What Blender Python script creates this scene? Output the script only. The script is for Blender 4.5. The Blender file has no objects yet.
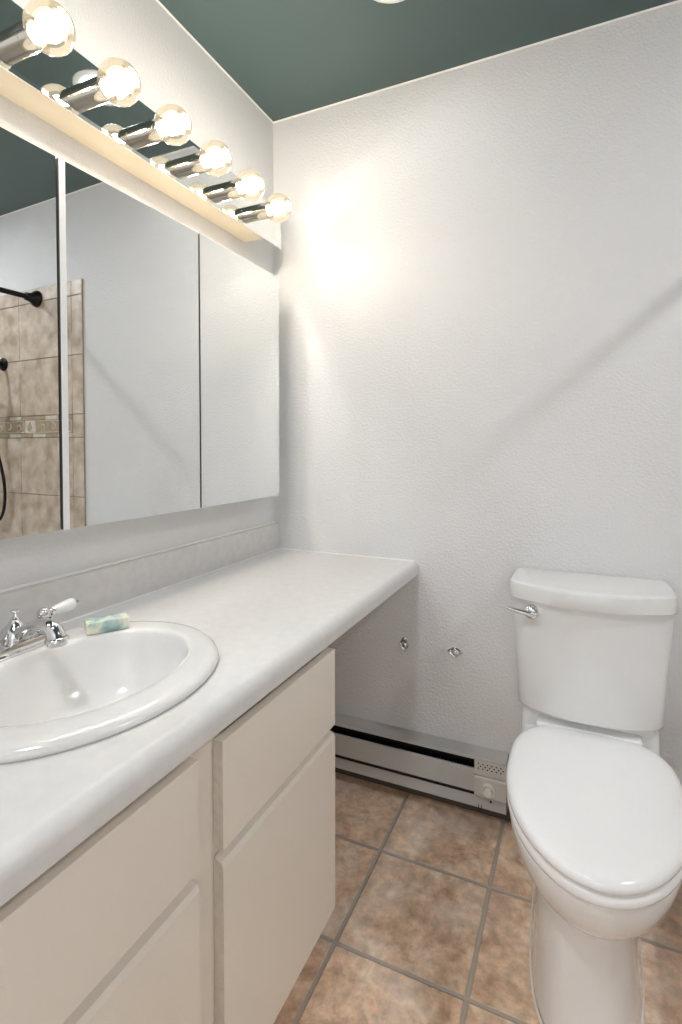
import bpy, bmesh, math, random
from mathutils import Vector, Matrix
random.seed(4)
S = bpy.context.scene
COL = S.collection
PI = math.pi

# ------------------------------------------------------------------ camera
cam_d = bpy.data.cameras.new('camera')
cam = bpy.data.objects.new('camera', cam_d); COL.objects.link(cam)
S.camera = cam
YAW, PITCH, ROLL = 0.4272, 0.0231, -0.0016
fw = Vector((-math.sin(YAW)*math.cos(PITCH), math.cos(YAW)*math.cos(PITCH), -math.sin(PITCH)))
rt = Vector((math.cos(YAW), math.sin(YAW), 0)); up = rt.cross(fw)
c_, s_ = math.cos(ROLL), math.sin(ROLL)
rt, up = c_*rt + s_*up, -s_*rt + c_*up
cam.matrix_world = Matrix((( rt.x, up.x, -fw.x, 1.0566), (rt.y, up.y, -fw.y, -1.711), (rt.z, up.z, -fw.z, 1.1888), (0, 0, 0, 1)))
cam_d.sensor_fit = 'VERTICAL'; cam_d.sensor_height = 36; cam_d.sensor_width = 36
cam_d.lens = 524.2/1024*36
cam_d.shift_y = -(512-457.95)/1024
cam_d.clip_start = 0.02

# ------------------------------------------------------------------ light and exposure
S.view_settings.view_transform = 'Standard'
S.view_settings.look = 'None'
S.view_settings.gamma = 1
S.view_settings.use_curve_mapping = False
S.view_settings.exposure = 1.55
BULB = 41.0          # emission strength of each glowing bulb core
DOWN = 7.0           # emission strength of the ceiling downlights
REAR_FILL = 40.0  # emission strength of the added rear fill lamp
TUBL = 260.0
W = bpy.data.worlds.new('world'); S.world = W; W.use_nodes = True
W.node_tree.nodes['Background'].inputs[0].default_value = (0.97, 0.98, 1.0, 1)
W.node_tree.nodes['Background'].inputs[1].default_value = 0.50
S.cycles.use_denoising = True
S.cycles.max_bounces = 14
S.cycles.diffuse_bounces = 8
S.cycles.glossy_bounces = 8
S.cycles.transparent_max_bounces = 24
S.cycles.sample_clamp_indirect = 0
S.cycles.use_guiding = True
S.cycles.use_surface_guiding = True
S.cycles.guiding_training_samples = 64
S.cycles.use_light_tree = True
S.cycles.blur_glossy = 0.0
S.cycles.caustics_reflective = True

# ------------------------------------------------------------------ materials
def mat(name, col, rough=0.5, metal=0.0, spec=0.5, coat=0.0):
    m = bpy.data.materials.new(name); m.use_nodes = True
    b = m.node_tree.nodes['Principled BSDF']
    b.inputs['Base Color'].default_value = (*col, 1)
    b.inputs['Roughness'].default_value = rough
    b.inputs['Metallic'].default_value = metal
    b.inputs['Specular IOR Level'].default_value = spec
    b.inputs['Coat Weight'].default_value = coat
    return m, m.node_tree, b
def add_bump(nt, b, scale, strength, dist, detail=3.0, coord='Object'):
    tc = nt.nodes.new('ShaderNodeTexCoord')
    n = nt.nodes.new('ShaderNodeTexNoise'); n.inputs['Scale'].default_value = scale; n.inputs['Detail'].default_value = detail
    bp = nt.nodes.new('ShaderNodeBump'); bp.inputs['Strength'].default_value = strength; bp.inputs['Distance'].default_value = dist
    nt.links.new(tc.outputs[coord], n.inputs['Vector']); nt.links.new(n.outputs['Fac'], bp.inputs['Height'])
    nt.links.new(bp.outputs['Normal'], b.inputs['Normal'])
    return tc, n
def mottled(name, c1, c2, scale, rough=0.5, lo=0.35, hi=0.65, detail=4, bump=None, spec=0.5):
    m, nt, b = mat(name, c1, rough, spec=spec)
    tc = nt.nodes.new('ShaderNodeTexCoord')
    n = nt.nodes.new('ShaderNodeTexNoise'); n.inputs['Scale'].default_value = scale; n.inputs['Detail'].default_value = detail
    r = nt.nodes.new('ShaderNodeValToRGB')
    r.color_ramp.elements[0].position = lo; r.color_ramp.elements[0].color = (*c1, 1)
    r.color_ramp.elements[1].position = hi; r.color_ramp.elements[1].color = (*c2, 1)
    nt.links.new(tc.outputs['Object'], n.inputs['Vector']); nt.links.new(n.outputs['Fac'], r.inputs[0])
    nt.links.new(r.outputs[0], b.inputs['Base Color'])
    if bump:
        bp = nt.nodes.new('ShaderNodeBump'); bp.inputs['Strength'].default_value = bump; bp.inputs['Distance'].default_value = 0.001
        nt.links.new(n.outputs['Fac'], bp.inputs['Height']); nt.links.new(bp.outputs['Normal'], b.inputs['Normal'])
    return m
M = {}
m, nt, b = mat('wall_paint', (0.70, 0.697, 0.695), 0.55, spec=0.3); add_bump(nt, b, 130, 0.8, 0.003, 2.0); M['wall'] = m
m, nt, b = mat('ceiling_paint', (0.070, 0.110, 0.106), 0.38, spec=0.5); add_bump(nt, b, 90, 0.12, 0.002); M['ceiling'] = m
m, nt, b = mat('cabinet_paint', (0.76, 0.71, 0.635), 0.42)
tc, n = add_bump(nt, b, 30, 0.06, 0.001)
mp = nt.nodes.new('ShaderNodeMapping'); mp.inputs['Scale'].default_value = (1, 6, 0.6)
nt.links.new(tc.outputs['Object'], mp.inputs['Vector']); nt.links.new(mp.outputs[0], n.inputs['Vector'])
M['cabinet'] = m
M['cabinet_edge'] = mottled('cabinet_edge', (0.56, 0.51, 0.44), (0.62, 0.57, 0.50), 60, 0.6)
M['laminate'] = mottled('laminate', (0.64, 0.63, 0.615), (0.675, 0.665, 0.65), 40, 0.36)
M['splash'] = mottled('splash_laminate', (0.63, 0.615, 0.60), (0.68, 0.665, 0.65), 40, 0.4)
m, nt, b = mat('porcelain', (0.77, 0.77, 0.76), 0.10, spec=0.5, coat=0.4); b.inputs['Coat Roughness'].default_value = 0.05; M['porcelain'] = m
m, nt, b = mat('sink_porcelain', (0.72, 0.71, 0.695), 0.12, coat=0.4); M['sink'] = m
m, nt, b = mat('seat_plastic', (0.88, 0.88, 0.88), 0.16, coat=0.2); M['seat'] = m
m, nt, b = mat('chrome', (0.72, 0.72, 0.72), 0.08, 1.0); M['chrome'] = m
m, nt, b = mat('warm_chrome', (0.50, 0.46, 0.39), 0.12, 1.0); M['socket'] = m
m, nt, b = mat('mirror', (0.86, 0.88, 0.88), 0.0, 1.0); M['mirror'] = m
m, nt, b = mat('bar_mirror', (0.80, 0.82, 0.82), 0.03, 1.0); M['bar_mirror'] = m
m, nt, b = mat('white_edge', (0.75, 0.75, 0.74), 0.35); M['edge'] = m
m, nt, b = mat('dark_edge', (0.10, 0.10, 0.09), 0.5); M['dark_edge'] = m
m, nt, b = mat('cream_wood', (0.76, 0.66, 0.50), 0.5); M['cream'] = m
m, nt, b = mat('heater_enamel', (0.52, 0.51, 0.49), 0.35); M['heater'] = m
m, nt, b = mat('heater_cover', (0.58, 0.56, 0.52), 0.35); M['heater_cover'] = m
m, nt, b = mat('black', (0.012, 0.012, 0.011), 0.6); M['black'] = m
m, nt, b = mat('heater_shade_strip', (0.09, 0.07, 0.055), 0.6); M['shade_strip'] = m
m, nt, b = mat('dial_plastic', (0.76, 0.74, 0.69), 0.35); M['dial'] = m
m, nt, b = mat('gap_shade_grey', (0.13, 0.125, 0.12), 0.5); M['shadow_grey'] = m
m, nt, b = mat('fin_metal', (0.05, 0.05, 0.048), 0.5, 0.6); M['fin'] = m
m, nt, b = mat('bronze', (0.018, 0.016, 0.015), 0.35, 0.7); M['bronze'] = m
m, nt, b = mat('caulk', (0.84, 0.83, 0.80), 0.5); M['caulk'] = m
m, nt, b = mat('tub_enamel', (0.78, 0.77, 0.75), 0.15); M['tub'] = m
M['tile_a'] = mottled('shower_tile', (0.42, 0.325, 0.235), (0.68, 0.60, 0.505), 13, 0.35, 0.33, 0.66, 9)
M['tile_b'] = mottled('band_tile_brown', (0.38, 0.30, 0.20), (0.44, 0.36, 0.26), 30, 0.45)
M['tile_c'] = mottled('band_tile_light', (0.60, 0.54, 0.46), (0.70, 0.65, 0.57), 30, 0.4)
m, nt, b = mat('tile_grout', (0.30, 0.24, 0.18), 0.8); M['grout'] = m
m, nt, b = mat('door_paint', (0.70, 0.69, 0.67), 0.4); M['door'] = m
m, nt, b = mat('soap_mix', (0.7, 0.7, 0.6), 0.45)
tc = nt.nodes.new('ShaderNodeTexCoord'); n = nt.nodes.new('ShaderNodeTexNoise'); n.inputs['Scale'].default_value = 24; n.inputs['Detail'].default_value = 3; n.inputs['Distortion'].default_value = 0.6
r = nt.nodes.new('ShaderNodeValToRGB'); e = r.color_ramp.elements
e[0].position = 0.36; e[0].color = (0.20, 0.33, 0.33, 1); e[1].position = 0.60; e[1].color = (0.76, 0.76, 0.62, 1)
x = e.new(0.46); x.color = (0.42, 0.55, 0.52, 1)
x = e.new(0.53); x.color = (0.66, 0.70, 0.58, 1)
nt.links.new(tc.outputs['Object'], n.inputs['Vector']); nt.links.new(n.outputs['Fac'], r.inputs[0]); nt.links.new(r.outputs[0], b.inputs['Base Color'])
b.inputs['Subsurface Weight'].default_value = 0.1; b.inputs['Subsurface Scale'].default_value = 0.01
M['soap'] = m
def emission(name, col, st):
    m = bpy.data.materials.new(name); m.use_nodes = True; nt = m.node_tree; nt.nodes.clear()
    o = nt.nodes.new('ShaderNodeOutputMaterial'); e = nt.nodes.new('ShaderNodeEmission')
    e.inputs[0].default_value = (*col, 1); e.inputs[1].default_value = st
    nt.links.new(e.outputs[0], o.inputs[0]); return m
M['core'] = emission('glowing_filament', (1.0, 0.93, 0.84), BULB)
M['down'] = emission('downlight_lens', (0.78, 0.88, 1.0), DOWN)
M['added_down_tub'] = emission('added_tub_downlight_lens', (0.92, 0.95, 1.0), TUBL)
M['fill_rear'] = emission('rear_fill_lens', (0.92, 0.95, 1.0), REAR_FILL)
m = bpy.data.materials.new('bulb_glass'); m.use_nodes = True; nt = m.node_tree; nt.nodes.clear()
o = nt.nodes.new('ShaderNodeOutputMaterial'); tr = nt.nodes.new('ShaderNodeBsdfTransparent'); gl = nt.nodes.new('ShaderNodeBsdfGlossy')
fr = nt.nodes.new('ShaderNodeFresnel'); mx = nt.nodes.new('ShaderNodeMixShader'); em = nt.nodes.new('ShaderNodeEmission'); ad = nt.nodes.new('ShaderNodeAddShader')
tr.inputs[0].default_value = (0.97, 0.94, 0.87, 1); gl.inputs['Roughness'].default_value = 0.03; fr.inputs[0].default_value = 1.45
em.inputs[0].default_value = (1.0, 0.86, 0.64, 1); em.inputs[1].default_value = 0.065
nt.links.new(fr.outputs[0], mx.inputs[0]); nt.links.new(tr.outputs[0], mx.inputs[1]); nt.links.new(gl.outputs[0], mx.inputs[2])
nt.links.new(mx.outputs[0], ad.inputs[0]); nt.links.new(em.outputs[0], ad.inputs[1]); nt.links.new(ad.outputs[0], o.inputs[0])
M['glass'] = m
m, nt, b = mat('brass_neck', (0.80, 0.55, 0.18), 0.25, 1.0); M['brass'] = m

# floor: square slate-look tiles, per-tile tone plus mottling, sunken grout
TS, TX, TY = 0.3131, 0.536, -0.2832
m, nt, b = mat('floor_tile', (0.3, 0.2, 0.15), 0.45)
tc = nt.nodes.new('ShaderNodeTexCoord'); mp = nt.nodes.new('ShaderNodeMapping'); mp.inputs['Location'].default_value = (-TX+0.0035+TS*4, -TY+0.0035+TS*12, 0)
br = nt.nodes.new('ShaderNodeTexBrick'); br.offset = 0; br.squash = 1
br.inputs['Scale'].default_value = 1; br.inputs['Brick Width'].default_value = TS; br.inputs['Row Height'].default_value = TS
br.inputs['Mortar Size'].default_value = 0.0068; br.inputs['Mortar Smooth'].default_value = 0.5; br.inputs['Bias'].default_value = 0
br.inputs['Color1'].default_value = (0, 0, 0, 1); br.inputs['Color2'].default_value = (1, 1, 1, 1); br.inputs['Mortar'].default_value = (0.5, 0.5, 0.5, 1)
nt.links.new(tc.outputs['Object'], mp.inputs[0]); nt.links.new(mp.outputs[0], br.inputs[0])
def noise(sc, det, dist=0.0, ro=0.55):
    n = nt.nodes.new('ShaderNodeTexNoise'); n.inputs['Scale'].default_value = sc; n.inputs['Detail'].default_value = det
    n.inputs['Distortion'].default_value = dist; n.inputs['Roughness'].default_value = ro
    nt.links.new(tc.outputs['Object'], n.inputs['Vector']); return n
n1 = noise(12, 9, 0.5, 0.66); n2 = noise(34, 7, 0, 0.65); n3 = noise(4.5, 3)
r1 = nt.nodes.new('ShaderNodeValToRGB'); e = r1.color_ramp.elements
e[0].position = 0.34; e[0].color = (0.54, 0.345, 0.22, 1); e[1].position = 0.66; e[1].color = (0.90, 0.74, 0.58, 1)
x = e.new(0.5); x.color = (0.77, 0.56, 0.40, 1)
nt.links.new(n1.outputs['Fac'], r1.inputs[0])
r2 = nt.nodes.new('ShaderNodeValToRGB'); e = r2.color_ramp.elements
e[0].position = 0.32; e[0].color = (0.52, 0.50, 0.48, 1); e[1].position = 0.64; e[1].color = (1.25, 1.22, 1.2, 1)
nt.links.new(n2.outputs['Fac'], r2.inputs[0])
mu = nt.nodes.new('ShaderNodeMixRGB'); mu.blend_type = 'MULTIPLY'; mu.inputs[0].default_value = 0.6
nt.links.new(r1.outputs[0], mu.inputs[1]); nt.links.new(r2.outputs[0], mu.inputs[2])
r3 = nt.nodes.new('ShaderNodeValToRGB'); e = r3.color_ramp.elements      # greyish bloom patches
e[0].position = 0.5; e[0].color = (0, 0, 0, 1); e[1].position = 0.7; e[1].color = (0.45, 0.45, 0.45, 1)
nt.links.new(n3.outputs['Fac'], r3.inputs[0])
mg = nt.nodes.new('ShaderNodeMixRGB'); mg.inputs[2].default_value = (0.78, 0.69, 0.63, 1)
nt.links.new(r3.outputs[0], mg.inputs[0]); nt.links.new(mu.outputs[0], mg.inputs[1])
rt_ = nt.nodes.new('ShaderNodeValToRGB'); rt_.color_ramp.elements[0].color = (0.9, 0.9, 0.9, 1); rt_.color_ramp.elements[1].color = (1.1, 1.09, 1.07, 1)
nt.links.new(br.outputs['Color'], rt_.inputs[0])
mt = nt.nodes.new('ShaderNodeMixRGB'); mt.blend_type = 'MULTIPLY'; mt.inputs[0].default_value = 1
nt.links.new(mg.outputs[0], mt.inputs[1]); nt.links.new(rt_.outputs[0], mt.inputs[2])
mf = nt.nodes.new('ShaderNodeMixRGB'); mf.inputs[2].default_value = (0.46, 0.40, 0.34, 1)
nt.links.new(br.outputs['Fac'], mf.inputs[0]); nt.links.new(mt.outputs[0], mf.inputs[1])
nt.links.new(mf.outputs[0], b.inputs['Base Color'])
b1 = nt.nodes.new('ShaderNodeBump'); b1.inputs['Strength'].default_value = 0.35; b1.inputs['Distance'].default_value = 0.003
b2 = nt.nodes.new('ShaderNodeBump'); b2.inputs['Strength'].default_value = 0.8; b2.inputs['Distance'].default_value = 0.003; b2.invert = True
nt.links.new(n2.outputs['Fac'], b1.inputs['Height']); nt.links.new(br.outputs['Fac'], b2.inputs['Height'])
nt.links.new(b1.outputs[0], b2.inputs['Normal']); nt.links.new(b2.outputs[0], b.inputs['Normal'])
M['floor'] = m

# ------------------------------------------------------------------ mesh helpers
def link(name, bm, material, parent=None, smooth=None, recalc=True):
    if recalc: bmesh.ops.recalc_face_normals(bm, faces=bm.faces)
    me = bpy.data.meshes.new(name); bm.to_mesh(me); bm.free()
    mats = material if isinstance(material, (list, tuple)) else [material]
    for k in mats: me.materials.append(M[k])
    if smooth is not None:
        me.shade_smooth() if smooth >= 180 else me.set_sharp_from_angle(angle=math.radians(smooth)) or None
        if smooth < 180:
            for p in me.polygons: p.use_smooth = True
            me.set_sharp_from_angle(angle=math.radians(smooth))
    o = bpy.data.objects.new(name, me); COL.objects.link(o)
    if parent: o.parent = parent; o.matrix_parent_inverse = world_inv(parent)
    return o
def world_mat(o):
    mw = o.matrix_basis.copy()
    if o.parent: mw = world_mat(o.parent) @ o.matrix_parent_inverse @ mw
    return mw
def world_inv(o): return world_mat(o).inverted()
def thing(name, label, cat, loc=(0, 0, 0), group=None):
    o = bpy.data.objects.new(name, None); COL.objects.link(o); o.location = loc; o.empty_display_size = 0.05
    o['label'] = label; o['category'] = cat
    if group: o['group'] = group
    return o
def tag(o, label, cat, group=None):
    o['label'] = label; o['category'] = cat
    if group: o['group'] = group
    return o
def box(bm, lo, hi, bev=0.0, seg=2, mi=0, mtx=None):
    vs = [bm.verts.new((x, y, z)) for x in (lo[0], hi[0]) for y in (lo[1], hi[1]) for z in (lo[2], hi[2])]
    F = [(0, 1, 3, 2), (4, 6, 7, 5), (0, 4, 5, 1), (2, 3, 7, 6), (0, 2, 6, 4), (1, 5, 7, 3)]
    fs = [bm.faces.new([vs[i] for i in f]) for f in F]
    for f in fs: f.material_index = mi
    if bev > 0:
        es = list({e for f in fs for e in f.edges})
        r = bmesh.ops.bevel(bm, geom=es, offset=bev, segments=seg, profile=0.5, affect='EDGES', clamp_overlap=True)
        for f in r['faces']: f.material_index = mi
        vs = list({v for v in vs if v.is_valid} | set(r['verts']))
    if mtx is not None: bmesh.ops.transform(bm, matrix=mtx, verts=vs)
    return vs
def boxobj(name, lo, hi, material, parent=None, bev=0.0, seg=2, smooth=40):
    bm = bmesh.new(); box(bm, lo, hi, bev, seg)
    return link(name, bm, material, parent, smooth if bev else None)
def struct(name, lo, hi, material):
    o = boxobj(name, lo, hi, material); o['kind'] = 'structure'; return o
def loft(bm, rings, cap0=True, cap1=True, mi=0, closed=True):
    R = [[bm.verts.new(p) for p in ring] for ring in rings]
    n = len(R[0])
    for a, b_ in zip(R, R[1:]):
        for i in range(n if closed else n-1):
            j = (i+1) % n
            f = bm.faces.new((a[i], a[j], b_[j], b_[i])); f.material_index = mi
    if cap0: f = bm.faces.new(R[0][::-1]); f.material_index = mi
    if cap1: f = bm.faces.new(R[-1]); f.material_index = mi
    return R
def basis(d):
    d = Vector(d).normalized(); a = Vector((0, 0, 1)) if abs(d.z) < 0.9 else Vector((0, 1, 0))
    u = d.cross(a).normalized(); v = d.cross(u).normalized(); return u, v
def lathe(bm, origin, axis, prof, n=32, mi=0, cap=True):
    """prof: (distance along axis, radius)"""
    o = Vector(origin); d = Vector(axis).normalized(); u, v = basis(d)
    rings = [[o + d*h + (u*math.cos(2*PI*k/n) + v*math.sin(2*PI*k/n))*max(r, 1e-4) for k in range(n)] for h, r in prof]
    loft(bm, rings, cap, cap, mi)
def tube(bm, pts, rad, n=16, mi=0, flat=1.0):
    pts = [Vector(p) for p in pts]; rads = rad if isinstance(rad, (list, tuple)) else [rad]*len(pts)
    rings = []; u = None
    for i, p in enumerate(pts):
        d = (pts[min(i+1, len(pts)-1)] - pts[max(i-1, 0)]).normalized()
        if u is None: u, v = basis(d)
        else: u = (u - d*u.dot(d)).normalized(); v = d.cross(u).normalized()
        rings.append([p + (u*math.cos(2*PI*k/n) + v*math.sin(2*PI*k/n)*flat)*rads[i] for k in range(n)])
    loft(bm, rings, True, True, mi)
def spline(ctrl, n=8):
    P = [Vector(p) for p in ctrl]; P = [2*P[0]-P[1]] + P + [2*P[-1]-P[-2]]; out = []
    for i in range(1, len(P)-2):
        for k in range(n):
            t = k/n; a, b_, c, d = P[i-1], P[i], P[i+1], P[i+2]
            out.append(0.5*((2*b_) + (c-a)*t + (2*a-5*b_+4*c-d)*t*t + (3*b_-a-3*c+d)*t**3))
    out.append(P[-2]); return out
def sphere(bm, c, r, n=24, m_=12, sq=(1, 1, 1), mi=0):
    c = Vector(c); rings = []
    for i in range(1, m_):
        a = PI*i/m_
        rings.append([c + Vector((math.sin(a)*math.cos(2*PI*k/n)*sq[0], math.sin(a)*math.sin(2*PI*k/n)*sq[1], math.cos(a)*sq[2]))*r for k in range(n)])
    R = loft(bm, rings, False, False, mi)
    t = bm.verts.new(c + Vector((0, 0, r*sq[2]))); b_ = bm.verts.new(c - Vector((0, 0, r*sq[2])))
    for k in range(n):
        bm.faces.new((t, R[0][k], R[0][(k+1) % n])).material_index = mi
        bm.faces.new((b_, R[-1][(k+1) % n], R[-1][k])).material_index = mi
def boolean_cut(o, cutter):
    md = o.modifiers.new('cut', 'BOOLEAN'); md.operation = 'DIFFERENCE'; md.object = cutter; md.solver = 'EXACT'
    bpy.context.view_layer.update()
    dg = bpy.context.evaluated_depsgraph_get()
    me = bpy.data.meshes.new_from_object(o.evaluated_get(dg))
    o.modifiers.clear(); o.data = me
    bpy.data.objects.remove(cutter)

# ------------------------------------------------------------------ the room
XR, YB, HC = 2.30, -2.40, 2.4025
struct('floor', (-0.1, YB-0.1, -0.1), (XR+0.1, 0.1, 0), 'floor')
struct('ceiling', (-0.1, YB-0.1, HC), (XR+0.1, 0.1, HC+0.1), 'ceiling')
struct('wall_left', (-0.1, YB, 0), (0, 0, HC), 'wall')
struct('wall_back', (-0.1, 0, 0), (XR+0.1, 0.1, HC), 'wall')
struct('wall_right', (XR, YB, 0), (XR+0.1, 0, HC), 'wall')
# wall behind the camera with an open doorway added to let in world light as fill
DX0, DX1, DZ = 0.85, 1.70, 2.05
bm = bmesh.new()
box(bm, (-0.1, YB-0.1, 0), (DX0, YB, HC)); box(bm, (DX1, YB-0.1, 0), (XR+0.1, YB, HC)); box(bm, (DX0, YB-0.1, DZ), (DX1, YB, HC))
link('wall_front', bm, 'wall')['kind'] = 'structure'
d1 = bpy.data.objects.new('added_doorway_door', None); COL.objects.link(d1); d1.location = (DX1, YB, 0); d1['kind'] = 'structure'
bm = bmesh.new(); DXL = DX1+.012
box(bm, (DXL, YB+.03, 0.008), (DXL+.036, YB+.85, 2.03), 0.003)
for z0, z1 in ((0.22, 0.95), (1.1, 1.85)):
    for y0, y1 in ((0.10, 0.38), (0.48, 0.76)): box(bm, (DXL-.006, YB+y0, z0), (DXL+.004, YB+y1, z1), 0.004)
link('door_panel', bm, 'door', d1, 40)
bm = bmesh.new(); lathe(bm, (DXL, YB+.80, 0.95), (-1, 0, 0), [(0, .026), (.008, .026), (.012, .011), (.035, .011), (.042, .025), (.06, .028), (.07, .018), (.072, .001)]); link('door_knob', bm, 'chrome', d1, 50)
bm = bmesh.new()
box(bm, (DX0-.07, YB, 0), (DX0, YB+0.02, DZ+.07), 0.004); box(bm, (DX1, YB, 0), (DX1+.07, YB+0.02, DZ+.07), 0.004); box(bm, (DX0, YB, DZ), (DX1, YB+0.02, DZ+.07), 0.004)
o = link('added_doorway_trim', bm, 'door', None, 40); o['kind'] = 'structure'
o = boxobj('heater_shade', (0.0, -0.006, 0.0), (0.93, 0.0, 0.055), 'shade_strip', None, .001); o['kind'] = 'structure'  # dark strip stands in for the shade under the heater
# painted caulk bead along the ceiling line
bm = bmesh.new()
tube(bm, [(0.0, YB, HC-0.001), (0.0, 0, HC-0.001)], 0.0035, 8); tube(bm, [(0, -0.0, HC-0.001), (XR, 0, HC-0.001)], 0.0035, 8)
o = link('trim_3', bm, 'caulk', None, 60); o['kind'] = 'structure'

# ------------------------------------------------------------------ shower surround, tub and fittings
TE = 1.335
rows = [(1.911, 1.983, 'cap'), (1.627, 1.911, 'f'), (1.343, 1.627, 'f'), (1.232, 1.343, 'band'), (0.945, 1.232, 'f'), (0.660, 0.945, 'f'), (0.44, 0.660, 'f')]
bm = bmesh.new()
box(bm, (TE, -0.006, 0.05), (XR, 0, 1.983), mi=1)
g = 0.0018
cols = [(TE, TE+0.075)] + [(TE+0.075+i*0.40, min(TE+0.075+(i+1)*0.40, XR)) for i in range(3) if TE+0.075+i*0.40 < XR-0.01]
for z0, z1, kind in rows:
    for ci, (x0, x1) in enumerate(cols):
        if kind == 'band' and ci > 0: continue
        box(bm, (x0+g if ci else x0, -0.0105, z0+g), (x1-g, -0.004, z1-g), 0.0015, 1, 0)
for z0, z1 in ((0.05, 0.155), (0.155, 0.44)):
    box(bm, (TE, -0.0105, z0+g), (TE+0.075-g, -0.004, z1-g), 0.0015, 1, 0)
# decorative band: thin border bars, brown relief pieces with scrolls, light drops between them
x = TE+0.077; k = 0
while x < XR-0.02:
    x2 = min(x+0.098, XR)
    box(bm, (x+g/2, -0.0112, 1.322), (x2-g/2, -0.004, 1.341), 0.001, 1, 3 if k % 3 == 1 else 2)
    box(bm, (x+g/2, -0.0112, 1.234), (x2-g/2, -0.004, 1.253), 0.001, 1, 3 if k % 2 == 0 else 2)
    x = x2; k += 1
x = TE+0.077; k = 0
while x < XR-0.02:
    wd = 0.275 if k % 2 == 0 else 0.085
    x2 = min(x+wd, XR)
    box(bm, (x+g/2, -0.0105, 1.255), (x2-g/2, -0.004, 1.320), 0.001, 1, 2 if k % 2 == 0 else 3)
    if k % 2 == 0:
        tube(bm, [(x+.006, -.0115, 1.259), (x2-.006, -.0115, 1.259), (x2-.006, -.0115, 1.316), (x+.006, -.0115, 1.316), (x+.006, -.0115, 1.262)], 0.0022, 6, 3)
        for q in range(3):
            if x+0.2 > XR+0.05: break
            cx = x+0.055+q*0.082; sg = 1 if q % 2 == 0 else -1
            pts = [(cx+math.cos(a)*(0.004+0.0042*a)*1.25, -0.0115, 1.2875+sg*math.sin(a)*(0.004+0.0042*a)) for a in [i*0.42 for i in range(13)]]
            if pts[0][0] < XR-.03: tube(bm, pts, 0.0025, 6, 3)
    else:
        tube(bm, [((x+x2)/2, -.011, 1.262), ((x+x2)/2, -.012, 1.27), ((x+x2)/2, -.0125, 1.28), ((x+x2)/2, -.012, 1.295), ((x+x2)/2, -.011, 1.314)], [0.004, 0.015, 0.02, 0.013, 0.002], 12, 2, 0.3)
    x = x2; k += 1
o = link('trim_1', bm, ['tile_a', 'grout', 'tile_b', 'tile_c'], None, 40); o['kind'] = 'structure'
bm = bmesh.new(); box(bm, (XR-0.006, -1.56, 0.4), (XR, -0.0, 1.983), mi=1)
for z0, z1, kind in rows:
    y = -0.011
    while y > -1.55:
        y2 = max(y-0.40, -1.56)
        box(bm, (XR-0.0105, y2+g, z0+g), (XR-0.004, y-g, z1-g), 0.0015, 1, 2 if kind == 'band' else 0); y = y2
o = link('trim_4', bm, ['tile_a', 'grout', 'tile_b'], None, 40); o['kind'] = 'structure'
# tub
TL = 1.385
bm = bmesh.new()
def rrect(x0, x1, y0, y1, r, z, n=6):
    pts = []
    for cx, cy, a0 in ((x1-r, y1-r, 0), (x0+r, y1-r, PI/2), (x0+r, y0+r, PI), (x1-r, y0+r, 1.5*PI)):
        for k in range(n+1):
            a = a0 + PI/2*k/n; pts.append((cx+r*math.cos(a), cy+r*math.sin(a), z))
    return pts
ty0, ty1, tx1 = -1.53, -0.012, XR-0.012
loft(bm, [rrect(TL, tx1, ty0, ty1, .01, 0), rrect(TL, tx1, ty0, ty1, .01, .38), rrect(TL+.004, tx1, ty0, ty1, .01, .40),
          rrect(TL+.07, tx1-.06, ty0+.08, ty1-.08, .12, .402), rrect(TL+.08, tx1-.07, ty0+.10, ty1-.10, .12, .38),
          rrect(TL+.12, tx1-.11, ty0+.22, ty1-.14, .12, .10), rrect(TL+.18, tx1-.17, ty0+.30, ty1-.2, .1, .07)], True, True)
t = thing('bathtub', 'white alcove bathtub below the tan tiled shower wall beyond the toilet', 'bathtub', ((TL+tx1)/2, -0.77, 0))
link('tub_shell', bm, 'tub', t, 50)
bm = bmesh.new(); lathe(bm, (1.74, -0.35, 0.072), (0, 0, 1), [(0, .03), (.004, .03), (.005, .02)]); link('drain', bm, 'chrome', t, 40)
# curtain rod
RX, RZ = 1.655, 1.925
t = thing('shower_curtain_rod', 'black shower curtain rod with round wall flange on tan tile, seen in the mirror', 'curtain rod', (RX, -0.011, RZ))
bm = bmesh.new(); tube(bm, [(RX, -0.03, RZ), (RX, -0.55, RZ)], 0.0125, 20); tube(bm, [(RX, -0.54, RZ), (RX, YB+.02, RZ)], 0.0135, 20); link('rod', bm, 'bronze', t, 60)
for yy, dd in ((-0.0105, -1), (YB, 1)):
    bm = bmesh.new(); lathe(bm, (RX, yy, RZ), (0, dd, 0), [(0, .040), (.006, .041), (.010, .038), (.018, .036), (.024, .028), (.032, .024), (.045, .021), (.06, .019), (.061, .012)], 32)
    link('flange', bm, 'bronze', t, 50)
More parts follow.
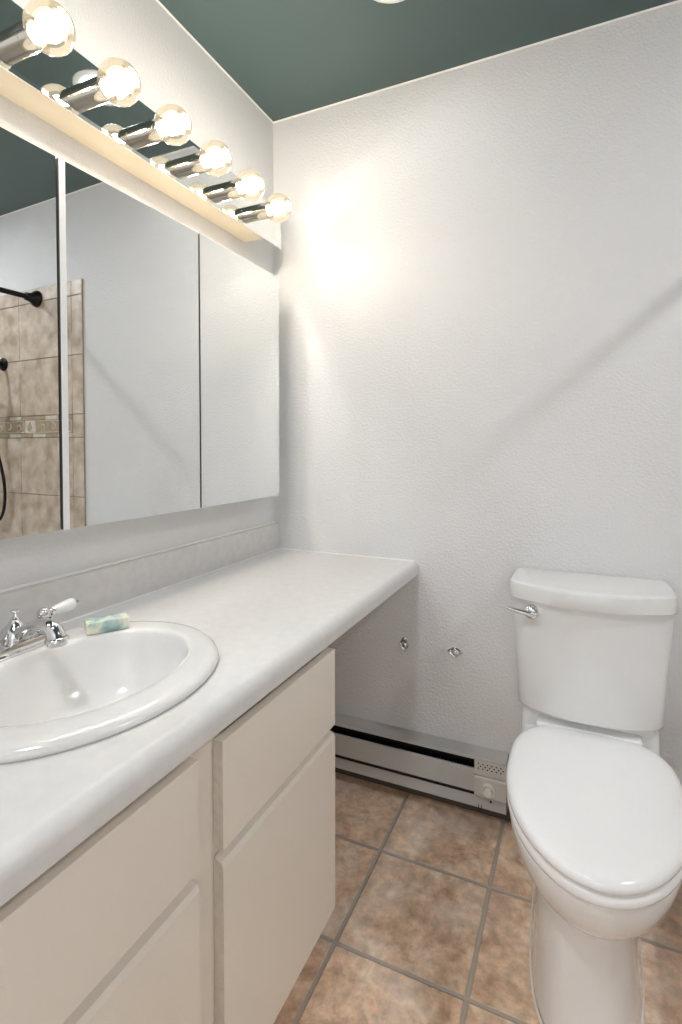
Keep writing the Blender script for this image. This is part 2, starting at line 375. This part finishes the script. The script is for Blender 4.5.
# hand shower on the tiled end wall
HX = 1.945
t = thing('hand_shower', 'black hand shower with hanging hose loop on the tan tiled wall', 'shower head', (HX, -0.011, 1.62))
bm = bmesh.new(); lathe(bm, (HX, -0.0105, 1.62), (0, -1, 0), [(0, .034), (.006, .034), (.012, .024), (.014, .012)], 28)
tube(bm, spline([(HX, -.02, 1.62), (HX, -.07, 1.635), (HX, -.12, 1.61), (HX, -.15, 1.57)]), .011, 14); link('shower_arm', bm, 'bronze', t, 50)
bm = bmesh.new(); lathe(bm, (HX, -.145, 1.585), (0, -0.55, -0.83), [(0, .014), (.02, .016), (.035, .03), (.05, .052), (.062, .055), (.066, .05)], 28); link('head', bm, 'bronze', t, 50)
bm = bmesh.new(); tube(bm, spline([(HX+.01, -.13, 1.58), (HX+.02, -.10, 1.40), (HX-.01, -.06, 1.18), (HX-.045, -.045, 1.00), (HX-.03, -.04, .86), (HX+.03, -.04, .80), (HX+.08, -.05, .90), (HX+.09, -.07, 1.2), (HX+.08, -.10, 1.5), (HX+.03, -.13, 1.56)]), .0075, 10); link('hose', bm, 'bronze', t, 60)

# ------------------------------------------------------------------ ceiling downlights
def downlight(x, y, mk, label, k_=1.0):
    t = thing('recessed_ceiling_light', label, 'ceiling light', (x, y, HC))
    bm = bmesh.new(); n = 40
    prof = [(0.088, 0), (0.088, -0.003), (0.083, -0.007), (0.072, -0.008), (0.066, -0.004), (0.066, 0)]
    loft(bm, [[(x+r*math.cos(2*PI*k/n), y+r*math.sin(2*PI*k/n), HC+dz) for k in range(n)] for r, dz in [(r_*k_, z_) for r_, z_ in prof]], False, False); link('trim_ring', bm, 'edge', t, 40)
    bm = bmesh.new(); lathe(bm, (x, y, HC-0.001), (0, 0, -1), [(0, .066*k_), (.004, .065*k_), (.007, .05*k_), (.009, .02*k_), (.0095, .001)], 40); link('lens', bm, mk, t, 60)
    return t
downlight(0.608, -0.403, 'down', 'round white downlight in the green ceiling, cut by the top edge of the photo')
downlight(0.583, -1.75, 'fill_rear', 'added round white fill light in the green ceiling over the camera end of the room', 1.5)  # unseen lamp, added to fill the room from the camera end
downlight(2.20, -0.75, 'added_down_tub', 'small round unseen downlight in the green ceiling above the bathtub', 0.6)  # lamp added above the tub so the rod casts its diagonal shadow

# ------------------------------------------------------------------ vanity cabinet
CY0, CY1 = -1.80, -0.612       # runs towards the camera, ends at the knee space
t = thing('vanity_cabinet', 'cream painted vanity cabinet with flat drawer and door fronts under the white counter', 'cabinet', (0.27, -1.2, 0))
bm = bmesh.new()
box(bm, (0.0, CY0, 0.10), (0.50, CY0+.018, 0.7515)); box(bm, (0.0, CY1-.018, 0.10), (0.50, CY1, 0.7515))
box(bm, (0.0, CY0, 0.10), (0.50, CY1, 0.118)); box(bm, (0, CY0, 0.10), (0.01, CY1, 0.7515))
link('carcass', bm, 'cabinet', t)
bm = bmesh.new()
box(bm, (0.50, CY1-.03, 0.10), (0.5205, CY1, 0.7515)); box(bm, (0.50, -1.115, 0.10), (0.52, -1.02, 0.7515)); box(bm, (0.50, CY0, 0.10), (0.52, CY0+.04, 0.7515))
for a, b_ in ((CY0+.04, -1.115), (-1.02, CY1-.03)):
    box(bm, (0.50, a, 0.728), (0.5195, b_, 0.7515)); box(bm, (0.50, a, 0.50), (0.5195, b_, 0.56)); box(bm, (0.50, a, 0.10), (0.5195, b_, 0.13))
link('face_frame', bm, 'cabinet', t)
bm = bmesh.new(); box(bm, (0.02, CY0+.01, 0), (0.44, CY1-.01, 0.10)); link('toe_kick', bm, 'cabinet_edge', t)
def front(name, y0, y1, z0, z1, parent, slope_low=False):
    # slab front with a finger-pull chamfer along its lower or upper edge
    bm = bmesh.new(); xb, xf = 0.5205, 0.540
    ch = 0.014
    if slope_low: prof = [(xb, z0), (xf, z0), (xf, z1-ch*0.9), (xf-0.004, z1-ch*0.25), (xb, z1)]
    else: prof = [(xb, z0+ch), (xf-.002, z0+.002), (xf, z0+.004), (xf, z1-.001), (xf-.001, z1), (xb, z1)]
    loft(bm, [[(px, y0, pz) for px, pz in prof], [(px, y1, pz) for px, pz in prof]])
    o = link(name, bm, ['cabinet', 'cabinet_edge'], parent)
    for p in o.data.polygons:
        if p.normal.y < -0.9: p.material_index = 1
    return o
front('drawer', -1.036, -0.6125, 0.533, 0.715, t)
front('door', -1.036, -0.6125, 0.10, 0.520, t, True)
front('false_drawer_front', -1.72, -1.094, 0.545, 0.718, t)
front('door', -1.40, -1.094, 0.10, 0.530, t, True)
front('door', -1.72, -1.408, 0.10, 0.530, t, True)

# ------------------------------------------------------------------ countertop with bullnose and backsplash
t = thing('countertop', 'long off-white laminate counter with rounded front edge running to the back wall', 'countertop', (0.28, -0.9, 0.753))
prof = [(0.002, 0.7525), (0.5575, 0.7525), (0.562, 0.7535), (0.565, 0.757)]
R_ = 0.0225
for k in range(1, 10):
    a = -0.15 + (PI/2+0.15)*k/9
    prof.append((0.565-R_+R_*math.cos(a), 0.7979-R_+R_*math.sin(a)))
prof += [(0.30, 0.7979), (0.002, 0.7979)]
bm = bmesh.new(); loft(bm, [[(px, -1.84, pz) for px, pz in prof], [(px, -0.0015, pz) for px, pz in prof]])
top = link('counter_slab', bm, 'laminate', t, 30)
SX, SY = 0.285, -1.10
bm = bmesh.new(); n = 64
loft(bm, [[(SX+.208*math.cos(2*PI*k/n), SY+.246*math.sin(2*PI*k/n), z) for k in range(n)] for z in (0.70, 0.85)])
boolean_cut(top, link('cutter', bm, 'laminate'))
bm = bmesh.new(); prof = [(0.0015, 0.7979), (0.0195, 0.7979), (0.0205, 0.80), (0.0205, 0.888), (0.0185, 0.894), (0.014, 0.8965), (0.0015, 0.8965)]
loft(bm, [[(px, -1.84, pz) for px, pz in prof], [(px, -0.0015, pz) for px, pz in prof]]); link('backsplash', bm, 'splash', t, 30)
bm = bmesh.new(); tube(bm, [(0.0035, -1.84, 0.898), (0.0035, -.004, 0.898)], 0.004, 8); tube(bm, [(0.0215, -1.84, 0.799), (0.0215, -.004, 0.799)], 0.002, 8)
tube(bm, [(0.022, -0.0025, 0.799), (0.55, -0.0025, 0.799)], 0.0022, 8); link('caulk_bead', bm, 'caulk', t, 60)

# ------------------------------------------------------------------ sink
t = thing('sink', 'oval white drop-in sink set in the counter below the chrome faucet', 'sink', (SX, SY, 0.798))
E_ = [(SX, .205, .243, .770), (SX, .205, .243, .7985), (SX, .2215, .2550, .7990), (SX, .2230, .2560, .8030), (SX, .2205, .2540, .8080), (SX, .2140, .2485, .8125), (SX+.002, .204, .244, .8150), (SX+.006, .190, .230, .8160),
      (SX+.012, .165, .208, .8155), (SX+.015, .150, .1950, .8150), (SX+.016, .1450, .1905, .8130), (SX+.0165, .1420, .1880, .8080), (SX+.017, .1380, .1850, .7900), (SX+.017, .1330, .1790, .7650),
      (SX+.017, .1240, .1680, .7350), (SX+.016, .1080, .1480, .7080), (SX+.014, .0840, .1150, .6900), (SX+.012, .0560, .0750, .6800), (SX+.01, .030, .036, .6760), (SX+.01, .021, .021, .6745)]
bm = bmesh.new(); n = 96
rr = []
for i, (cx, rx, ry, z) in enumerate(E_):
    cy = SY + 0.01*min(1, max(0, (i-5)/5))
    rr.append([(cx+rx*math.cos(2*PI*k/n), cy+ry*math.sin(2*PI*k/n), z) for k in range(n)])
loft(bm, rr, False, False); link('basin', bm, 'sink', t, 180)
bm = bmesh.new(); lathe(bm, (SX+.01, SY+.01, .670), (0, 0, 1), [(0, .020), (.006, .0215), (.0065, .017), (.003, .015), (.004, .012), (.010, .011), (.011, .008)], 28); link('drain', bm, 'chrome', t, 40)

# ------------------------------------------------------------------ faucet
FX, FY, FZ = 0.118, -1.088, 0.8155
t = thing('faucet', 'chrome two-handle faucet with white porcelain levers behind the oval sink', 'faucet', (FX, FY, FZ))
def stadium(hx, hy, z, n=14):
    pts = []
    for k in range(n+1): a = PI*k/n; pts.append((FX+hx*math.cos(a), FY+(hy-hx)+hx*math.sin(a), z))
    for k in range(n+1): a = PI+PI*k/n; pts.append((FX+hx*math.cos(a), FY-(hy-hx)+hx*math.sin(a), z))
    return pts
bm = bmesh.new(); loft(bm, [stadium(.029, .084, FZ-.001), stadium(.029, .084, FZ+.004), stadium(.0265, .0815, FZ+.007), stadium(.0265, .0815, FZ+.015), stadium(.024, .079, FZ+.019), stadium(.019, .074, FZ+.020)]); link('base_plate', bm, 'chrome', t, 35)
bm = bmesh.new()
lathe(bm, (FX-.005, FY, FZ+.014), (0, 0, 1), [(0, .023), (.006, .026), (.014, .0265), (.024, .022), (.032, .014), (.037, .0095), (.042, .008), (.043, .0045)], 28)
sp = spline([(FX-.003, FY, FZ+.024), (FX+.018, FY, FZ+.034), (FX+.045, FY, FZ+.046), (FX+.075, FY, FZ+.054), (FX+.097, FY, FZ+.050), (FX+.107, FY, FZ+.034)], 8)
tube(bm, sp, [0.017 - 0.004*math.sin(PI*i/(len(sp)-1)) for i in range(len(sp))], 20)
lathe(bm, (FX+.107, FY, FZ+.039), (0.08, 0, -1), [(0, .0165), (.003, .0195), (.006, .0195), (.007, .0165), (.014, .0165), (.0145, .012), (.010, .011)], 28)
link('spout', bm, 'chrome', t, 50)
bm = bmesh.new(); lathe(bm, (FX-.005, FY, FZ+.052), (0, 0, 1), [(0, .0025), (.005, .0026), (.006, .0048), (.008, .0048), (.009, .003), (.013, .0032), (.016, .0068), (.019, .0074), (.021, .0066), (.0215, .001)], 20); link('lift_rod', bm, 'chrome', t, 50)
for s in (-1, 1):
    hy = FY + s*0.053
    bm = bmesh.new()
    lathe(bm, (FX, hy, FZ+.014), (0, 0, 1), [(0, .0225), (.004, .0225), (.007, .0205), (.014, .0175), (.020, .0145), (.022, .0125), (.024, .0145), (.027, .0145), (.029, .010)], 28)
    sphere(bm, (FX, hy, FZ+.050), .0125)
    lathe(bm, (FX, hy+s*.009, FZ+.0505), (0, s, 0.04), [(0, .0055), (.004, .0055), (.005, .008), (.008, .0085), (.009, .0075), (.012, .0078), (.013, .006)], 20)
    h = link('handle', bm, 'chrome', t, 50)
    bm = bmesh.new(); lathe(bm, (FX, hy+s*.0215, FZ+.051), (0, s, 0.04), [(0, .0075), (.004, .0088), (.014, .0102), (.028, .0120), (.036, .0128), (.042, .0118), (.046, .0080), (.048, .003)], 28)
    lv = link('porcelain_lever', bm, 'porcelain', h, 60)
    lv['label'] = 'white porcelain lever grip'
    bm = bmesh.new(); lathe(bm, (FX, hy+s*.069, FZ+.053), (0, s, 0.04), [(0, .0025), (.003, .0022), (.004, .0036), (.007, .0040), (.009, .0026), (.0095, .0005)], 16); link('lever_cap', bm, 'chrome', h, 60)

# ------------------------------------------------------------------ soap
bm = bmesh.new(); box(bm, (-.019, -.040, 0), (.019, .040, .0235), .0025, 2)
o = link('soap_bar', bm, 'soap', None, 40); o.location = (0.183, -0.944, 0.8160); o.rotation_euler = (0, 0, math.radians(-33))
tag(o, 'green and cream marbled soap bar on the sink rim beside the faucet', 'soap')

# ------------------------------------------------------------------ mirrored medicine cabinet
MX = 0.105
MY1, MZ0, MZ1 = -0.136, 1.0175, 1.771
DW = 0.4195
MY0 = MY1-3*DW
t = thing('medicine_cabinet', 'three-door mirrored medicine cabinet mounted on the left wall below the light bar', 'medicine cabinet', (0, (MY0+MY1)/2, MZ0))
boxobj('cabinet_box', (0.0, MY0+.004, MZ0+.004), (MX-.036, MY1-.004, MZ1-.004), 'edge', t)
boxobj('door_gap_shade', (MX-.036, MY0+.006, MZ0+.006), (MX-.034, MY1-.006, MZ1-.006), 'dark_edge', t)  # dark sheet paints the shade seen through the gaps between doors
def mdoor(y0, y1, ang, xf, tilt=0.0):
    """one mirrored door spanning y0..y1, sitting slightly askew by ang"""
    hinge_y = y1
    g_ = 0.0032
    bmb = bmesh.new(); box(bmb, (MX-xf-.033, y0-hinge_y+g_, MZ0), (-0.003, y1-hinge_y-g_, MZ1))
    d = link('mirror_door', bmb, ['edge', 'dark_edge'], t)
    for p in d.data.polygons:
        if p.normal.y < -0.5: p.material_index = 1  # near sides coloured dark so the door gaps look shaded
    bmm = bmesh.new(); box(bmm, (-0.003, y0-hinge_y+g_, MZ0), (0, y1-hinge_y-g_, MZ1), 0.0)
    mm = link('mirror_glass', bmm, ['mirror', 'dark_edge'], d)
    for p in mm.data.polygons:
        if abs(p.normal.x) < 0.5: p.material_index = 1
    d.matrix_parent_inverse = world_inv(t)
    d.location = (xf, hinge_y, 0); d.rotation_euler = (0, tilt, ang)
    mm.matrix_parent_inverse = Matrix.Identity(4)
    return d, mm
mdoor(MY1-DW, MY1, 0.0, MX)
dm, gm = mdoor(MY1-2*DW, MY1-DW, -0.026, MX)
mdoor(MY0, MY1-2*DW, -0.024, MX-.011)
# bright aluminium edge strip on the near edge of the middle door
bm = bmesh.new(); box(bm, (-0.0115, -DW+.0035, MZ0-.0005), (0.0015, -DW+.0175, MZ1-.001), .0008, 1); st = link('edge_strip', bm, 'edge', dm); st.matrix_parent_inverse = Matrix.Identity(4)

# ------------------------------------------------------------------ vanity light bar
PX, PZ0, PZ1, PY0, PY1 = 0.090, 1.884, 2.018, -1.215, -0.092
PZC = (PZ0+PZ1)/2
t = thing('vanity_light_bar', 'mirrored vanity light bar with six clear globe bulbs above the medicine cabinet', 'light fixture', (0, (PY0+PY1)/2, PZC))
boxobj('wooden_box', (0.0005, PY0+.09, PZ0+.0045), (PX-.004, PY1-.098, PZ1-.02), 'cream', t, .002)
bm = bmesh.new()
loft(bm, [[(PX-.004, a, b_) for a, b_ in ((PY0, PZ0), (PY1, PZ0), (PY1, PZ1), (PY0, PZ1))],
          [(PX-.001, a, b_) for a, b_ in ((PY0, PZ0), (PY1, PZ0), (PY1, PZ1), (PY0, PZ1))],
          [(PX, a, b_) for a, b_ in ((PY0+.008, PZ0+.008), (PY1-.008, PZ0+.008), (PY1-.008, PZ1-.008), (PY0+.008, PZ1-.008))]])
link('mirrored_plate', bm, 'bar_mirror', t)
BX, BR = 0.183, 0.0425
for i in range(6):
    y = -0.265 - i*0.1576
    zc = 1.942
    ax = Vector((1, 0, 0))
    bm = bmesh.new(); o0 = (PX-.0005, y, zc)
    lathe(bm, o0, ax, [(0, .0240), (.032, .0240), (.0325, .0247), (.0345, .0247), (.035, .0240), (.0625, .0240), (.063, .0222), (.050, .0215)], 36)
    sk = link('lamp_socket', bm, 'socket', t, 35)
    bm = bmesh.new(); prof = []
    for k in range(0, 25):
        a = PI*0.835*(1-k/24)
        prof.append((BX-PX+BR*math.cos(a)*1.0, BR*math.sin(a)))
    prof = [(0.050, .0190), (0.054, .0200)] + prof
    lathe(bm, o0, ax, prof, 36, cap=False); gl = link('bulb', bm, 'glass', t, 180)
    gl['label'] = 'clear glass globe bulb, lit'
    bm = bmesh.new(); sphere(bm, (BX-.006, y, zc), 0.0200, 24, 14, (1.15, 1, 1)); link('filament', bm, 'core', gl, 180)
    bm = bmesh.new(); lathe(bm, (BX-BR-.012, y, zc), ax, [(0, .0185), (.008, .0195), (.010, .0160), (.016, .006), (.024, .003), (.026, .001)], 24); link('bulb_stem', bm, 'brass', gl, 60)

# ------------------------------------------------------------------ baseboard heater
t = thing('baseboard_heater', 'long white electric baseboard heater on the back wall with thermostat dial', 'heater', (0.43, -0.03, 0.06))
HY = -0.062; HX0, HX1, HT = 0.003, 0.860, 0.764
bm = bmesh.new()
prof = [(-0.001, .050), (-0.001, .216), (HY+.004, .2135), (HY, .2115), (HY, .2055), (HY+.002, .2045), (HY+.004, .209), (-.006, .2115), (-.006, .060), (HY+.014, .058), (HY+.014, .084), (HY+.012, .086), (HY+.010, .086), (HY+.006, .052), (HY+.009, .050)]
loft(bm, [[(HX0, y, z) for y, z in prof], [(HX1, y, z) for y, z in prof]]); link('housing', bm, 'heater', t)
bm = bmesh.new(); prof = [(HY-.001, .104), (HY-.001, .172), (HY+.001, .175), (HY+.007, .175), (HY+.007, .172), (HY+.002, .171), (HY+.002, .104)]
loft(bm, [[(HX0, y, z) for y, z in prof], [(HT, y, z) for y, z in prof]]); link('front_panel', bm, 'heater', t)
bm = bmesh.new(); tube(bm, [(HX0+.01, -.034, .137), (HT, -.034, .137)], .006, 10)
xx = HX0+.03
while xx < HT-.02: box(bm, (xx, -.056, .112), (xx+.0008, -.012, .162)); xx += .009
link('heating_element', bm, 'fin', t)
bm = bmesh.new(); box(bm, (HX0+.002, -.0075, .07), (HX1-.002, -.0062, .209)); link('back_reflector', bm, 'black', t)
boxobj('gap_shade_baffle', (HX0+.001, HY+.028, .062), (HX1-.003, HY+.030, .125), 'shadow_grey', t)  # dark panel paints the shade in the gap below the front panel
for xe in (HX1,):
    bm = bmesh.new(); box(bm, (xe-.002, HY+.004, .052), (xe, -.001, .214)); link('end_cap', bm, 'heater', t)
# thermostat section
bm = bmesh.new(); box(bm, (HT, HY-.001, .160), (HX1, HY+.006, .2045), .001); pan = link('vent_grille', bm, 'heater_cover', t)
bm = bmesh.new()
for r_, zz in enumerate((.196, .1885, .181)):
    for k in range(6):
        xk = .777 + k*.0135 + (.0067 if r_ == 1 else 0)
        if xk < .853: lathe(bm, (xk, HY-.0008, zz), (0, -1, 0), [(0, .0024), (.0006, .0024)], 10)
link('vent_hole', bm, 'black', pan)['kind'] = 'stuff'
bm = bmesh.new(); prof = [(HY+.004, .095), (HY-.005, .095), (HY-.007, .097), (HY-.007, .154), (HY-.004, .1585), (HY+.004, .1585)]
loft(bm, [[(HT+.001, y, z) for y, z in prof], [(HX1+.001, y, z) for y, z in prof]]); link('thermostat_cover', bm, 'heater_cover', t)
bm = bmesh.new(); lathe(bm, (.809, HY-.0065, .124), (0, -1, 0), [(0, .0205), (.008, .0205), (.0105, .0190), (.0105, .0155), (.006, .0150), (.006, .0135), (.018, .0128), (.0195, .0115), (.020, .001)], 36)
for k in range(18):
    a = 2*PI*k/18; tube(bm, [(.809+.0195*math.cos(a), HY-.007, .124+.0195*math.sin(a)), (.809+.0195*math.cos(a), HY-.0150, .124+.0195*math.sin(a))], .0013, 6)
link('thermostat_dial', bm, 'dial', t, 35)
bm = bmesh.new()
lathe(bm, (.813, HY+.0085, .078), (0, -1, 0), [(0, .0035), (.0015, .0035), (.002, .002)], 12)
link('screw', bm, 'fin', t)
for xk in (.775, .785): boxobj('mounting_tab', (xk, HY+.005, .044), (xk+.002, HY+.007, .062), 'fin', t)

# ------------------------------------------------------------------ two empty chrome paper-holder brackets on the back wall
def bracket(x, z, ang, label):
    bm = bmesh.new(); n = 32
    def ring(a_, b_, y):
        out = []
        for k in range(n):
            th = 2*PI*k/n; cc, ss = math.cos(th), math.sin(th)
            r = 1/((abs(cc)/a_)**1.25 + (abs(ss)/b_)**1.25)**(1/1.25)
            px, pz = r*cc, r*ss
            out.append((x+px*math.cos(ang)-pz*math.sin(ang), y, z+px*math.sin(ang)+pz*math.cos(ang)))
        return out
    loft(bm, [ring(.026, .0175, -.0005), ring(.026, .0175, -.0025), ring(.022, .0145, -.0045), ring(.019, .0115, -.003)])
    t = thing('paper_holder_bracket', label, 'bracket', (x, 0, z), 'empty chrome paper-holder brackets on the back wall')
    link('mounting_plate', bm, 'chrome', t, 40)
    bm = bmesh.new(); lathe(bm, (x, -.002, z), (0, -1, 0), [(0, .0105), (.007, .0100), (.010, .0085), (.011, .006), (.007, .005)], 24); link('post', bm, 'chrome', t, 40)
    for s in (-1, 1):
        bm = bmesh.new(); dx, dz = s*.0175*math.cos(ang), s*.0175*math.sin(ang)
        lathe(bm, (x+dx, -.003, z+dz), (0, -1, 0), [(0, .0035), (.002, .0033), (.003, .002), (.0032, .0005)], 14); link('screw', bm, 'chrome', t, 40)
bracket(0.516, 0.509, PI/2, 'upright chrome bracket on the wall in shadow just under the counter end')
bracket(0.689, 0.510, 0.0, 'sideways chrome bracket on the lit wall nearer the toilet tank')

# ------------------------------------------------------------------ toilet
TCX = 1.082
t = thing('toilet', 'white two-piece toilet with closed lid standing against the back wall', 'toilet', (TCX, -0.35, 0))
def egg(hw, yb, yc, yf, z, nb=4.5, nf=2.0, n=72, cx=TCX, hx=0.0):
    pts = []
    for k in range(n):
        th = 2*PI*k/n; c, s = math.cos(th), math.sin(th)
        if s <= 0: e = nf; ry = yc-yf
        else: e = nb; ry = yb-yc
        px = math.copysign(abs(c)**(2/e), c)*hw; py = math.copysign(abs(s)**(2/e), s)*ry
        pts.append((cx+px, yc+py, z))
    return pts
def E3(hw, yb, yc, yf, z, **k): return egg(hw, yb, yc, yf, z, **k)
# pedestal and bowl, one china body
bm = bmesh.new()
PCX = 1.076; BCX = 1.088
loft(bm, [egg(.120, -.045, -.24, -.630, 0.000, 7, 3.0, cx=PCX), egg(.119, -.045, -.24, -.628, .02, 7, 3.0, cx=PCX), egg(.115, -.045, -.24, -.620, .05, 7, 3.0, cx=PCX),
          egg(.113, -.05, -.24, -.612, .12, 7, 2.9, cx=PCX), egg(.113, -.05, -.25, -.606, .20, 7, 2.8, cx=PCX), egg(.114, -.05, -.27, -.604, .250, 6, 2.7, cx=PCX+.002),
          egg(.117, -.06, -.30, -.611, .260, 6, 2.4, cx=PCX+.004), egg(.134, -.07, -.34, -.636, .268, 5, 2.15, cx=PCX+.008), egg(.153, -.09, -.37, -.663, .287, 5, 2.05, cx=BCX-.001),
          egg(.166, -.11, -.39, -.684, .312, 4.5, 2.0, cx=BCX), egg(.175, -.13, -.40, -.697, .345, 4.5, 2.0, cx=BCX), egg(.179, -.14, -.40, -.702, .372, 4.5, 2.0, cx=BCX),
          egg(.178, -.145, -.40, -.701, .3785, 4.5, 2.0, cx=BCX), egg(.172, -.15, -.40, -.694, .381, 4.5, 2.0, cx=BCX)])
bowl = link('bowl', bm, 'porcelain', t, 180)
bm = bmesh.new()
loft(bm, [rrect(TCX-.13, TCX+.13, -.17, -.04, .03, .20), rrect(TCX-.15, TCX+.15, -.19, -.03, .03, .29), rrect(TCX-.166, TCX+.166, -.20, -.025, .03, .35),
          rrect(TCX-.170, TCX+.170, -.20, -.022, .03, .385), rrect(TCX-.170, TCX+.170, -.165, -.022, .02, .405), rrect(TCX-.169, TCX+.169, -.160, -.022, .02, .447), rrect(TCX-.165, TCX+.165, -.156, -.026, .02, .4545)])
link('tank_platform', bm, 'porcelain', t, 50)
bm = bmesh.new(); n = 72
loft(bm, [egg(.1230, -.043, -.24, -.6335, 0.0005, 7, 3.0, cx=PCX), egg(.1225, -.043, -.24, -.633, .004, 7, 3.0, cx=PCX), egg(.1195, -.0445, -.24, -.630, .0065, 7, 3.0, cx=PCX)], True, False); link('base_caulk', bm, 'caulk', t, 60)
def tankring(hw, yb, ys, yc, z, r=0.010, n=24):
    """bow-fronted outline: sides at ys, centre of the front at yc"""
    pts = []
    for k in range(5): a = PI/2*k/4; pts.append((TCX+hw-r+r*math.cos(a), yb-r+r*math.sin(a), z))
    for k in range(5): a = PI/2+PI/2*k/4; pts.append((TCX-hw+r+r*math.cos(a), yb-r+r*math.sin(a), z))
    for k in range(n+1):
        u = -1+2*k/n; w = hw*u
        e = 0.0
        d = hw-abs(w)
        if d < r: e = r - math.sqrt(max(0, r*r-(r-d)**2))
        pts.append((TCX+w, yc+(ys-yc)*abs(u)**2.2+e, z))
    return pts
bm = bmesh.new()
def tr_(z, hw, ys, yc, yb=-.018): return tankring(hw, yb, ys, yc, z)
loft(bm, [tr_(.4575, .166, -.150, -.200, -.03), tr_(.4585, .174, -.162, -.210, -.02), tr_(.4620, .1765, -.1675, -.2165), tr_(.468, .1780, -.169, -.218), tr_(.60, .1855, -.173, -.222), tr_(.766, .1950, -.178, -.229)])
link('tank', bm, 'porcelain', t, 40)
bm = bmesh.new()
loft(bm, [tr_(.7660, .196, -.182, -.240, -.012), tr_(.7665, .2005, -.187, -.245, -.009), tr_(.769, .2020, -.189, -.247, -.008), tr_(.8035, .2020, -.189, -.247, -.008), tr_(.8090, .2003, -.187, -.245, -.009), tr_(.8120, .1955, -.182, -.240, -.014), tr_(.8130, .188, -.175, -.232, -.022)])
link('tank_lid', bm, 'porcelain', t, 40)
# seat ring and lid
bm = bmesh.new()
YC, YF, YBk = -.40, -.7085, -.20
LX = 1.0895
def eg(hw, yb, yf, z): return egg(hw, yb, YC, yf, z, 3.3, 1.95, cx=LX)
loft(bm, [eg(.178, YBk, YF+.006, .3795), eg(.183, YBk, YF+.001, .3825), eg(.1850, YBk, YF-.001, .389), eg(.1845, YBk, YF, .396), eg(.181, YBk, YF+.004, .4005), eg(.174, YBk-.004, YF+.012, .4022)])
link('seat', bm, 'seat', t, 180)
bm = bmesh.new()
YB2 = -.178
loft(bm, [eg(.170, YB2-.006, YF+.016, .4055), eg(.1810, YB2-.002, YF+.005, .4065), eg(.1855, YB2, YF, .4100), eg(.1865, YB2, YF-.001, .4160), eg(.1850, YB2, YF+.001, .4215), eg(.180, YB2-.004, YF+.006, .4265),
          eg(.171, YB2-.012, YF+.016, .4298), eg(.155, YB2-.03, YF+.036, .4315), eg(.12, YB2-.06, -.62, .4325), eg(.06, YB2-.12, -.53, .433)])
link('seat_lid', bm, 'seat', t, 180)
bm = bmesh.new(); box(bm, (TCX-.128, -.200, .385), (TCX+.128, -.155, .434), .006, 3); link('seat_hinge', bm, 'seat', t, 40)
# flush lever
bm = bmesh.new(); fy = -.2115
lathe(bm, (.942, fy+.012, .736), (-.12, -1, 0), [(0, .0200), (.010, .0200), (.014, .0180), (.019, .0125), (.0205, .004)], 32); lv = link('flush_lever', bm, 'chrome', t, 50)
bm = bmesh.new()
tube(bm, spline([(.955, fy-.008, .733), (.940, fy-.013, .736), (.918, fy-.018, .7405), (.898, fy-.021, .7445), (.880, fy-.022, .748)], 6), [.006]+[.0092]*5+[.0100]*10+[.0088]*5+[.0078, .0070, .0055, .0035], 14, 0, 0.75)
link('lever_arm', bm, 'chrome', lv, 60)
